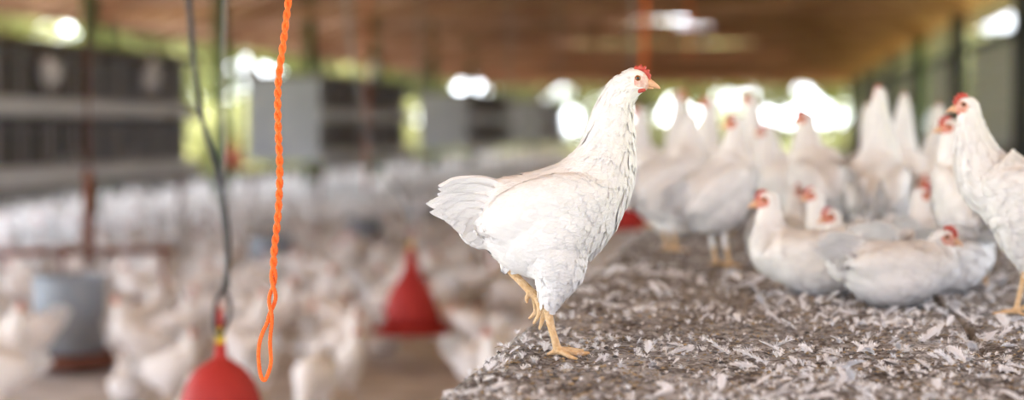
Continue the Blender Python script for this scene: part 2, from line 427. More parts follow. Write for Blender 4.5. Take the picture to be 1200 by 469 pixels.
for i in range(12):
    o = link('shrub', bush_f[i % 2], M['leaf']); o.location = (-11.2 - rnd.uniform(0, 2), 26 + i * 3.2, -0.1); o.rotation_euler.z = rnd.uniform(0, 6)
    o.scale = [rnd.uniform(.7, 1.0)] * 3; tag(o, 'low green shrub outside the open left side, %s from the camera' % ORD[i], 'shrub', 'shrubs outside the left side')

# ------------------------------------------------------------------ cage units
def cage(y0, y1, label):
    xf, xb, zb, zt = -5.56, -6.50, 0.76, 1.86
    e = empty('cage_unit', ((xf + xb) / 2, y0, 0)); tag(e, label, 'cage', 'cage units on the left')
    ox, oy = (xf + xb) / 2, y0
    hw = (xf - xb) / 2; Ln = y1 - y0
    def part(n, mb, m, lab=None):
        o = mb.build(n, m, e)
        if lab: o['label'] = lab
        return o
    part('end_panel', MB().box(-hw, hw, 0, 0.03, zb, zt - 0.06), M['cage'])
    part('end_panel', MB().box(-hw, hw, Ln - 0.03, Ln, zb, zt - 0.06), M['cage'])
    part('top_panel', MB().box(-hw - 0.08, hw + 0.10, -0.06, Ln + 0.06, zt - 0.06, zt), M['cagetop'])
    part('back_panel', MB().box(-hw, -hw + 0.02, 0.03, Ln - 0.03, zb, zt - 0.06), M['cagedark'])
    part('cage_floor', MB().box(-hw + 0.02, hw, 0.03, Ln - 0.03, 1.28, 1.31), M['cage'])
    part('cage_floor', MB().box(-hw + 0.02, hw, 0.03, Ln - 0.03, zb, zb + 0.03), M['cage'])
    for z in (1.26, zb - 0.02):
        t = MB(); t.box(hw, hw + 0.16, 0, Ln, z, z + 0.02); t.box(hw + 0.14, hw + 0.16, 0, Ln, z, z + 0.13); t.box(hw, hw + 0.02, 0, Ln, z, z + 0.16)
        part('feed_trough', t, M['tray'])
    for z0, z1 in ((1.31, zt - 0.06), (zb + 0.03, 1.28)):
        t = MB(); n = int(Ln / 0.16)
        for i in range(n + 1): t.box(hw - 0.012, hw, i * Ln / n - 0.012, i * Ln / n + 0.012, z0, z1)
        for i in range(int(Ln / 0.55) + 1): t.box(hw - 0.02, hw + 0.01, i * 0.55, i * 0.55 + 0.03, z0, z1)
        for z in (z0 + 0.1, z1 - 0.1): t.box(hw - 0.012, hw, 0, Ln, z, z + 0.01)
        part('wire_front', t, M['cagebar'])
    for sx in (-hw + 0.03, hw - 0.03):
        for yy in (0.1, Ln - 0.1):
            part('leg', MB().tube([(sx, yy, 0), (sx, yy, zb - 0.02)], 0.025, 8), M['rust'])
cage(12.2, 18.6, 'long two-tier grey wire cage filling the upper left corner')
cage(24.4, 30.3, 'two-tier grey cage unit with plain end panel, behind the orange rope')
cage(36.8, 43.0, 'smaller far grey cage unit left of the walking hen')
cage(49.5, 54.5, 'farthest grey cage unit just behind the walking hen')

# ------------------------------------------------------------------ feeders, drinkers, cables
def feeder(px, d, rad, hgt, label):
    p = atz(px, d, 0)
    e = empty('tube_feeder', (p.x, p.y, 0)); tag(e, label, 'feeder', 'grey metal feeders on the litter')
    g = MB(); z0 = 0.10
    g.lathe([(rad * .94, z0), (rad * .95, z0 + .01), (rad, z0 + hgt), (rad * 1.03, z0 + hgt), (rad * 1.03, z0 + hgt + .012), (rad * .97, z0 + hgt + .012), (rad * .92, z0 + .03), (0.001, z0 + .03)], 36)
    fb = g.build('feed_barrel', M['zinc'], e, False)
    g = MB(); g.lathe([(0.001, .03), (rad * 1.35, .03), (rad * 1.45, .05), (rad * 1.48, .10), (rad * 1.42, .10), (rad * 1.38, .06), (rad * .5, .055), (0.001, .12)], 36)
    q = g.build('feed_pan', M['rust'], e, True); q['label'] = 'dark round pan'
    g = MB(); g.tube([(-rad, 0, z0 + hgt), (-rad * .6, 0, z0 + hgt + .12), (0, 0, z0 + hgt + .17), (rad * .6, 0, z0 + hgt + .12), (rad, 0, z0 + hgt)], .005, 6)
    g.build('handle', M['gwire'], fb)
    return p
fp = [feeder(80, 9.7, .178, .36, 'large grey metal feeder at lower left beside the rusty pipe'),
      feeder(317, 13.7, .15, .33, 'grey metal feeder directly behind the hanging orange rope'),
      feeder(425, 16.4, .155, .33, 'grey metal feeder left of and behind the red bell drinker'),
      feeder(497, 19.6, .15, .29, 'small distant grey feeder behind the walking hen\'s tail')]

def drinker(p, s, neck_round, label, cable, name_cable=True):
    e = empty('bell_drinker', p); tag(e, label, 'drinker', 'red hanging bell drinkers')
    e.scale = (s, s, s)
    up = .15
    g = MB()
    if neck_round:
        prof = [(.015, .245 + up), (.017, .215 + up), (.022, .205 + up), (.034, .198 + up), (.058, .183 + up), (.078, .162 + up), (.094, .135 + up), (.106, .10 + up), (.114, .06 + up), (.127, .12), (.138, .05), (.142, .035)]
    else:
        prof = [(.019, .395), (.023, .345), (.033, .30), (.052, .262), (.082, .215), (.108, .17), (.128, .12), (.144, .07), (.15, .035)]
    g.lathe([(.001, .25 + up)] + prof + [(.12, .03), (.001, .03)], 40)
    bl = g.build('bell', M['redplastic'], e, True)
    g = MB(); g.lathe([(.12, .035), (.16, .022), (.188, .012), (.195, .02), (.198, .0), (.19, -.02), (.14, -.028), (.11, -.01), (.11, .035)], 40)
    g.build('water_rim', M['redplastic'], e, True)
    g = MB(); g.tube([(0, 0, .245 + up), (0, 0, .295 + up)], [.013, .011], 12); q = g.build('hanger_stem', M['yellow'], e, True); q['label'] = 'yellow stem'
    g = MB(); g.tube([(0, 0, .29 + up), (0, 0, .34 + up)], [.012, .008], 12); g.build('hanger_tip', M['redplastic'], e, True)
    for k in range(0 if neck_round else 3):
        a = k * 2.1
        g = MB(); g.tube([(math.cos(a) * .021, math.sin(a) * .021, .37), (math.cos(a) * .04, math.sin(a) * .04, .30), (math.cos(a) * .092, math.sin(a) * .092, .21), ], .004, 6)
        g.build('rib', M['redplastic'], bl, True)
    return e
def z_at(py, d): return CAMZ - (py - HOR) / F * d
d = 5.35
dp = atz(257, d, z_at(576, d)); drinker(dp, 1.0, True, 'near red round-topped bell drinker cut off by the bottom edge', None)
d = 9.75
dp2 = atz(481, d, z_at(386, d)); D2 = drinker(dp2, 1.0, False, 'red bell-shaped drinker hanging between the orange rope and the walking hen', None)
d = 13.6
dp3 = atz(596, d, z_at(318, d)); D3 = drinker(dp3, 1.0, False, 'red drinker glimpsed under the walking hen\'s tail', None)
d = 30
dp4 = atz(275, d, z_at(193, d)); D4 = drinker(dp4, 1.0, False, 'tiny distant red drinker left of the second cage unit', None)
d = 9.5
dp5 = atz(738, d, z_at(262, d)); D5 = drinker(dp5, 1.0, False, 'red drinker glimpsed behind the walking hen\'s breast', None)

def cord(name, pix, d, r, m, label, cat='cable', group=None, n=6, par=None):
    P = crom([tuple(p) for p in pix], 6)
    pts = [at(x, y, d) for x, y in P]
    top = pts[0]
    pts = [V((top.x, top.y, roofz(top.x)))] + pts
    g = MB()
    if par:
        pts = [p - par.location for p in pts] + [V((0, 0, .47))]; g.tube(pts, r, 8); return g.build(name, m, par, True)
    g.tube(pts, r, 8)
    return tag(g.build(name, m, None, True), label, cat, group)
cord('hanging_cable', [(219, -20), (224, 30), (229, 90), (240, 150), (254, 200), (264, 250), (267, 300), (262, 345)], 5.35, .0085, M['wire'], 'black curved cable hanging from the roof down to the near drinker')
cord('hanging_wire', [(264, -20), (262, 60), (261, 120), (263, 180), (259, 240), (266, 300), (268, 340)], 5.36, .004, M['gwire'], 'straight grey wire hanging beside the black curved cable')
g = MB(); c0 = [(263, 340), (254, 352), (251, 375), (255, 392), (262, 388), (268, 370), (269, 352), (263, 340)]
g.tube([at(x, y, 5.33) for x, y in crom(c0, 5)], .006, 8)
tag(g.build('wire_hook', M['wire'], None, True), 'black wire loop holding the stem of the near drinker', 'hook')
cord('suspension_cord', [(404, -20), (410, 50), (422, 110), (432, 165), (452, 205), (472, 232), (481, 262), (481, 285)], 9.75, .006, M['gwire'], '', par=D2)
for dd_, pp in ((D3, dp3), (D4, dp4), (D5, dp5)):
    MB().tube([(0, 0, .47), (0.01, 0, 1.2), (0, 0, roofz(pp.x) - pp.z)], .004, 6).build('suspension_cord', M['gwire'], dd_, True)
cord('hanging_string', [(757, -20), (756, 20), (755, 60), (754, 92)], 14.0, .016, M['orange'], 'distant orange string hanging above the walking hen\'s head', 'string', 'distant orange strings')
cord('hanging_string', [(809, -20), (808, 30), (807, 68)], 20.0, .012, M['orange'], 'fainter orange string hanging right of the walking hen\'s head', 'string', 'distant orange strings')
cord('hanging_string', [(430, 130), (429, 170), (430, 225)], 16.0, .006, M['orange'], 'short orange-brown string above the second feeder', 'string', 'distant orange strings')
cord('hanging_string', [(655, -20), (654, 60), (655, 120)], 24.0, .010, M['gwire'], 'pale thin string left of the walking hen\'s neck', 'string')
cord('hanging_string', [(492, -20), (492, 60), (494, 180)], 22.0, .012, M['gwire'], 'pale thin string above the walking hen\'s tail', 'string')
# rusty upright pipe and water pipe at left
p = atz(103, 9.9, 0)
tag(MB().tube([(p.x, p.y, .5), (p.x, p.y, .98)], .027, 10).tube([(p.x, p.y, .98), (p.x, p.y, roofz(p.x))], .006, 8).build('rusty_pipe', M['rust'], None, True), 'upright rust-red pipe rising from the large feeder', 'pipe')
a, b = at(-60, 297, 10.3), at(205, 294, 10.3)
g = MB().tube([a, b], .02, 10)
for t in (.05, .5, .95):
    q = a.lerp(b, t); g.tube([(q.x, q.y, 0), (q.x, q.y, q.z)], .014, 8)
tag(g.build('water_pipe', M['rust'], None, True), 'brown horizontal pipe passing just above the large grey feeder', 'pipe')

# ------------------------------------------------------------------ orange rope
def rope():
    d = 3.0; s = d / F
    main = crom([(340, -40), (338, 0), (332, 50), (326, 100), (326, 150), (328, 200), (326, 250), (321, 300), (320, 340), (316, 378)], 24)
    cen = [at(x, y, d) for x, y in main]
    top = cen[0]; cen = [top + V((0, 0, h)) for h in [(roofz(top.x) - top.z) * (1 - i / 70) for i in range(70)]] + cen
    # arc length phase
    ph = [0.0]
    for i in range(1, len(cen)): ph.append(ph[-1] + (cen[i] - cen[i - 1]).length)
    X = CR @ V((1, 0, 0)); Z = CR @ V((0, 0, 1))
    tot = ph[-1]
    off = 2.15 * s
    A = []; B = []
    for c, q in zip(cen, ph):
        rem = tot - q
        pitch = .034 if rem > .075 else .075
        a = 2 * math.pi * (rem / .075 if rem < .075 else 1 + (rem - .075) / .034)
        wob = off * (1 + (.7 * math.sin(math.pi * rem / .075) if rem < .075 else 0))
        A.append(c + (X * math.cos(a) + Z * math.sin(a)) * wob); B.append(c - (X * math.cos(a) + Z * math.sin(a)) * wob)
    # A ends on the right (a=0), loop: down the right side, round the end, up the left side
    loop = crom([(318.7, 378), (316.5, 400), (317.5, 425), (313, 441), (309, 446), (305, 438), (303, 418), (305, 398), (313.3, 378)], 14)
    lp = [at(x, y, d + .002 * math.sin(i * .1)) for i, (x, y) in enumerate(loop)][1:-1]
    line = A + lp + B[::-1]
    # resample
    dist = [0.0]
    for i in range(1, len(line)): dist.append(dist[-1] + (line[i] - line[i - 1]).length)
    n = int(dist[-1] / .0012); out = []; j = 0
    for k in range(n):
        t = k * .0012
        while j < len(dist) - 2 and dist[j + 1] < t: j += 1
        u = (t - dist[j]) / max(1e-9, dist[j + 1] - dist[j]); out.append(line[j].lerp(line[j + 1], u))
    g = MB()
    for st in range(3):
        pts = []; up = V((0, 1, 0))
        for k, c in enumerate(out):
            t = (out[min(k + 1, n - 1)] - out[max(k - 1, 0)]).normalized()
            up = (up - t * up.dot(t)).normalized(); bb = t.cross(up)
            a = 2 * math.pi * (k * .0012 / .013 + st / 3)
            pts.append(c + (up * math.cos(a) + bb * math.sin(a)) * .00165)
        g.tube(pts, .00165, 6)
    tag(g.build('orange_rope', M['orange'], None, True), 'twisted bright orange rope hanging sharp in front with a looped end', 'rope')
rope()

# ------------------------------------------------------------------ platform
PX0, PX1, PY0, PY1 = -0.43, 2.30, 1.2, 12.5
plat = empty('roost_platform', ((PX0 + PX1) / 2, 5, 0)); tag(plat, 'wide raised platform crusted with grey droppings where the hens stand', 'platform')
bpy.context.view_layer.update()
def loc(mb):
    for i, v in enumerate(mb.v): mb.v[i] = (v[0] - plat.location.x, v[1] - plat.location.y, v[2])
    return mb
def surf(x, y):
    z = PT + .010 * noise.noise(V((x * 7, y * 7, 1))) + .006 * noise.noise(V((x * 28, y * 28, 4))) + .0035 * noise.noise(V((x * 75, y * 75, 9)))
    z += .004 * abs(noise.noise(V((x * 45, y * 45, 3))))
    if abs(x - .345 - .004 * math.sin(y * 9)) < .006 and y > 3.2: z -= .018      # joint between boards
    return z
def edge(y): return PX0 + .012 * noise.noise(V((y * 6, 0, 2))) + .006 * noise.noise(V((y * 30, 0, 5)))
ys = []; y = PY0
while y < PY1: ys.append(y); y += .012 if y < 2.3 else .0075 * max(1, (y / 3.2) ** 2)
xs = [0.0]; x = 0.0
while x < PX1 - PX0: x += .0075 if x < 1.5 else .03; xs.append(x)
g = MB(); nx = len(xs)
for y in ys:
    e = edge(y)
    for i, dx in enumerate(xs):
        xx = e + dx * (PX1 - e) / xs[-1]
        z = surf(xx, y) - (.012 * max(0, 1 - dx / .02))
        g.v.append((xx, y, z))
for j in range(len(ys) - 1):
    for i in range(nx - 1):
        a = j * nx + i; g.f.append((a, a + 1, a + nx + 1, a + nx)); g.m.append(0)
k = len(g.v)                       # crust side skirt down to the board
for j, y in enumerate(ys): g.v.append((edge(y) + .006, y, PT - .03))
for j in range(len(ys) - 1): g.f.append((j * nx, (j + 1) * nx, k + j + 1, k + j)); g.m.append(0)
o = loc(g).build('droppings_crust', M['crust'], plat, True)
for (a, b) in ((PX0 + .008, .34), (.35, 1.1), (1.11, 1.7), (1.71, PX1)):
    loc(MB().box(a, b, PY0, PY1, PT - .055, PT - .022)).build('deck_board', M['timber'], plat)
for yy in (1.8, 5.0, 8.2, 11.4):
    loc(MB().box(PX0 + .05, PX1, yy - .04, yy + .04, PT - .15, PT - .055)).build('crossbeam', M['timber'], plat)
    for xx in (PX0 + .10, 1.8): loc(MB().box(xx - .035, xx + .035, yy - .035, yy + .035, 0, PT - .15)).build('leg', M['timber'], plat)
# crumbs and straw lying in the crust
g = MB(); r2 = random.Random(11)
def rand_pt(ymax=7.0):
    while True:
        y = 2.35 + (ymax - 2.35) * r2.random() ** 1.6; x = r2.uniform(PX0 + .015, 1.9)
        q = proj((x, y, PT))
        if -30 < q[0] < 1230 and q[1] < 490: return x, y
for _ in range(14000):
    x, y = rand_pt(); s = r2.uniform(.0012, .0038); z = surf(x, y)
    ang = r2.uniform(0, 6.28); ca, sa = math.cos(ang), math.sin(ang)
    k = len(g.v); lx = s * r2.uniform(1, 2.2)
    pts = [(lx, 0, 0), (0, s, 0), (-lx, 0, 0), (0, -s, 0), (0, 0, s * .9), (0, 0, -s * .6)]
    for (a, b, c) in pts: g.v.append((x + a * ca - b * sa + r2.uniform(-.3, .3) * s, y + a * sa + b * ca, z + c + s * .3))
    for q in ((0, 1, 4), (1, 2, 4), (2, 3, 4), (3, 0, 4), (1, 0, 5), (2, 1, 5), (3, 2, 5), (0, 3, 5)): g.f.append(tuple(k + t for t in q)); g.m.append(0 if _ % 5 else 1)
for _ in range(2200):
    x, y = rand_pt(); a = r2.uniform(0, 6.28); l = r2.uniform(.006, .018); z = surf(x, y) + .002
    g.tube([(x, y, z), (x + math.cos(a) * l / 2, y + math.sin(a) * l / 2, z + r2.uniform(0, .003)), (x + math.cos(a) * l, y + math.sin(a) * l, z)], r2.uniform(.0004, .0009), 4, 1, False)
o = link('droppings_and_straw', g.mesh('droppings_and_straw'), [M['drop'], M['straw']])
tag(o, 'dark crumbs of dry droppings and straw bits scattered over the platform', 'droppings', kind='stuff')

# ------------------------------------------------------------------ loose feathers
def feather_mesh(seed, Lf, downy):
    r = random.Random(seed); g = MB()
    bend = r.uniform(.15, .55); up = r.uniform(.1, .45)
    def P(t): return V((Lf * t, Lf * bend * t * t * .6, Lf * up * math.sin(t * 1.7) * .5))
    g.tube([P(i / 8) for i in range(9)], [.0007 * (1 - .09 * i) for i in range(9)], 4, 0, False)
    k = 0; n0 = len(g.v); vw = Lf * (.15 if not downy else .12)
    for i in range(7):
        t = .18 + .78 * i / 6; c = P(t); sd_ = V((-bend * t, 1, 0)).normalized(); ww = vw * math.sin(math.pi * min(.97, .12 + .88 * i / 6)) ** .6
        g.v += [tuple(c - sd_ * ww + V((0, 0, -.1 * ww))), tuple(c + V((0, 0, .12 * ww))), tuple(c + sd_ * ww + V((0, 0, -.1 * ww)))]
    for i in range(6):
        for j in range(2): a = n0 + i * 3 + j; g.f.append((a, a + 1, a + 4, a + 3)); g.m.append(0)
    nb = 70 if not downy else 62
    for i in range(nb):
        t = (i + .5) / nb; c = P(t); tg = (P(min(1, t + .05)) - P(max(0, t - .05))).normalized()
        side = V((0, 0, 1)).cross(tg).normalized()
        wd = Lf * (.30 * math.sin(math.pi * min(1, t * .9 + .12)) ** .7) * (1 if not downy else 1.25)
        for s in (-1, 1):
            if r.random() < .12: continue
            fl = r.uniform(-.25, .5) * (1.2 if (t < .35 or downy) else .35)
            dr = (side * s * .8 + tg * r.uniform(.35, .9) + V((0, 0, fl))).normalized()
            l = wd * r.uniform(.65, 1.1)
            a = c; m_ = c + dr * l * .55 + V((0, 0, l * .08)); e = c + dr * l + tg * l * .3 + V((0, 0, r.uniform(-.1, .25) * l))
            hw = tg * (.0006 if t < .35 or downy else .0008)
            k = len(g.v)
            g.v += [tuple(a - hw), tuple(a + hw), tuple(m_ + hw), tuple(m_ - hw), tuple(e)]
            g.f += [(k, k + 1, k + 2, k + 3), (k + 3, k + 2, k + 4)]; g.m += [0, 0]
    return g.mesh('feather')
fm = [feather_mesh(40 + i, rr, dn) for i, (rr, dn) in enumerate([(.036, 0), (.030, 1), (.044, 0), (.026, 1), (.033, 1), (.040, 0), (.022, 1), (.052, 0), (.028, 0), (.034, 1)])]
fl_spots = []
# hero foot etc. are handled after; gather positions
tries = 0
while len(fl_spots) < 300 and tries < 20000:
    tries += 1
    y = 2.5 + 2.4 * r2.random() ** 1.1; x = r2.uniform(PX0 + .02, 1.1)
    px, py, dd = proj((x, y, PT))
    if not (500 < px < 1215 and 250 < py < 478): continue
    if noise.noise(V((x * 2.2, y * 2.2, 7))) < r2.uniform(-.55, .25): continue
    if any((x - a) ** 2 + (y - b) ** 2 < .022 ** 2 for a, b in fl_spots): continue
    fl_spots.append((x, y))
for i, (x, y) in enumerate(fl_spots):
    me = fm[r2.randrange(len(fm))]
    o = link('feather', me, M['fluff'])
    o.location = (x, y, surf(x, y) + .003)
    o.rotation_euler = (r2.uniform(-.4, .4), r2.uniform(-.55, .05), r2.uniform(0, 6.28)); o.scale = [r2.uniform(.6, 1.15)] * 3
    px, py, dd = proj((x, y, PT))
    where = 'in the foreground' if py > 400 else ('near the walking hen' if px < 760 else 'in front of the sitting hens')
    tag(o, 'small curled white feather lying on the platform ' + where, 'feather', 'loose feathers on the platform ' + where)
g = MB()
for _ in range(12000):
    y = 2.4 + 5.0 * r2.random() ** 1.5; x = r2.uniform(PX0 + .01, 1.9)
    px, py, dd = proj((x, y, PT))
    if not (490 < px < 1230 and py < 480): continue
    dens = noise.noise(V((x * 2.2, y * 2.2, 7)))
    if dens < r2.uniform(-.75, .2) or (y > 3.9 and r2.random() < .55): continue
    z = surf(x, y) + .002; lowt = r2.random() < .7; s = r2.uniform(.006, .020) * (1 if r2.random() < .5 else .6)
    n = r2.randrange(20, 32); a0 = r2.uniform(0, 6.28); sp = r2.uniform(1.5, 5.5)
    for q in range(n):
        a = a0 + sp * (q / n - .5); dr = V((math.cos(a), math.sin(a), r2.uniform(0, 1.1) if lowt else r2.uniform(.3, 2.2))).normalized(); l = s * r2.uniform(.6, 1.1)
        pp = V((-dr.y, dr.x, 0)) * .00048; c = V((x, y, z)); k = len(g.v)
        mm = c + dr * l * .6 + V((0, 0, .12 * l)); ee = c + dr * l + V((r2.uniform(-.2, .2) * l, r2.uniform(-.2, .2) * l, -.1 * l))
        g.v += [tuple(c - pp), tuple(c + pp), tuple(mm + pp), tuple(mm - pp), tuple(ee)]
        g.f += [(k, k + 1, k + 2, k + 3), (k + 3, k + 2, k + 4)]; g.m += [0, 0]
o = link('down_fluff', g.mesh('down_fluff'), M['fluff']); tag(o, 'fine scraps of white down strewn all over the platform', 'down', kind='stuff')

# ------------------------------------------------------------------ hens
S = 1 / 750.0
def hp(px, py): return ((px - 655) * S, (418 - py) * S)     # walking hen: picture plane to metres
# body profile (top point, bottom point, half width in the same units)
BODY = [((572, 238), (566, 262), 10), ((583, 220), (572, 290), 26), ((600, 215), (592, 312), 42), ((622, 210), (616, 326), 55), ((645, 202), (648, 331), 61), ((664, 192), (683, 312), 60), ((677, 180), (712, 281), 53)]
NECK = [((685, 166), (734, 240), 42), ((691, 150), (742, 202), 32), ((697, 134), (741, 166), 24), ((705, 116), (740, 141), 19), ((716, 100), (742, 126), 16), ((728, 92), (748, 118), 14)]
def pairs(lst):
    out = []
    for (a, b, w_) in lst:
        (x0, z0), (x1, z1) = hp(*a), hp(*b); out.append((x0, z0, x1, z1, w_ * S))
    return out
def head_parts(scale_comb, seed, lobes=6):
    """comb, wattles, beak, eyes in the head frame (x forward, z up)"""
    r = random.Random(seed); out = {}
    g = MB(); base = [(-.001, .0185), (.006, .0185), (.013, .0155), (.019, .0095), (.0245, .002)]
    bp = crom(base, 6); n = len(bp)
    top = []; 
    for i, (x, z) in enumerate(bp):
        t = i / (n - 1); env = math.sin(math.pi * min(1, t * .92 + .08)) ** .6
        lobe = .55 + .45 * abs(math.sin(t * math.pi * (lobes - .5)))
        h = .0105 * scale_comb * env * lobe
        nx_, nz_ = (.25 + .75 * t), (1 - .65 * t); l = math.hypot(nx_, nz_)
        top.append((x + h * nx_ / l, z + h * nz_ / l))
    rs = []
    for (x, z), (x2, z2) in zip(bp, top):
        c = V(((x + x2) / 2, 0, (z + z2) / 2)); u = V((x2 - x, 0, z2 - z)) * .62
        if u.length < .0012: u = V((0, 0, .0012))
        rs.append((c, u, V((0, .0032 + .0012 * scale_comb, 0))))
    g.rings(rs, 12); out['comb'] = g
    g = MB()
    for s in (-1, 1):
        g.ball((.008, s * .0098, -.0135), .0105, .0036, .0034 * (.6 + .5 * scale_comb), Matrix.Rotation(-.12, 3, 'Y'), 10)
        if scale_comb > 1.2: g.ball((.012, s * .008, -.022), .006, .003, .009, None, 10)
    out['wattle'] = g
    g = MB()
    rs = []
    for t in [0, .2, .4, .6, .8, .93, 1]:
        x = .0165 + .0245 * t; z = -.0005 - .0095 * t ** 2.0; h = .0078 * (1 - t) ** .55 + .0006; wv = .0066 * (1 - t) ** .7 + .0006
        rs.append((V((x, 0, z)), V((0, wv, 0)), V((0, 0, h))))
    g.rings(rs, 14)
    rs = []
    for t in [0, .3, .6, .85, 1]:
        x = .014 + .017 * t; z = -.0068 - .0035 * t; rs.append((V((x, 0, z)), V((0, .005 * (1 - t) ** .6 + .0005, 0)), V((0, 0, .0032 * (1 - t) ** .6 + .0004))))
    g.rings(rs, 12); out['beak'] = g
    for s, key in ((-1, 'eye_r'), (1, 'eye_l')):
        g = MB(); g.ball((.005, s * .0138, .0055), .0050, .0034, .0048, None, 14, 0); out[key] = g
        g = MB(); g.ball((.0052, s * .0157, .0056), .0030, .0020, .0030, None, 12, 0); out[key + '_p'] = g
    return out

def quill(g, root, dr, nrm, L_, W_, bvh=None, lift=.004, rows=6, curve=.0, tipround=.55, mi=0, split=0):
    """one feather blade with a slightly raised middle, laid over the body when bvh is given"""
    dr = dr.normalized(); side = nrm.cross(dr).normalized(); k = len(g.v)
    prof = [.35, .72, .92, 1.0, 1.0, .82, .22] if rows == 6 else [.5, .95, .95, .15]
    for i in range(rows + 1):
        t = i / rows; wv = W_ / 2 * prof[min(i, len(prof) - 1)]
        for j, u in enumerate((-1, 0, 1)):
            p = root + dr * (L_ * t * (1 - (.05 * abs(u)))) + side * (u * wv) + nrm * (-curve * L_ * t * t)
            if bvh:
                q = bvh.find_nearest(p)
                if q[0] is not None:
                    p = q[0] + q[1] * (.0005 + lift * t + (.0012 if u == 0 else 0) * (1 - .3 * t))
            elif u: p = p - nrm * W_ * .10
            g.v.append(tuple(p))
    for i in range(rows):
        for j in range(2):
            a = k + i * 3 + j; g.f.append((a, a + 1, a + 4, a + 3)); g.m.append(mi)

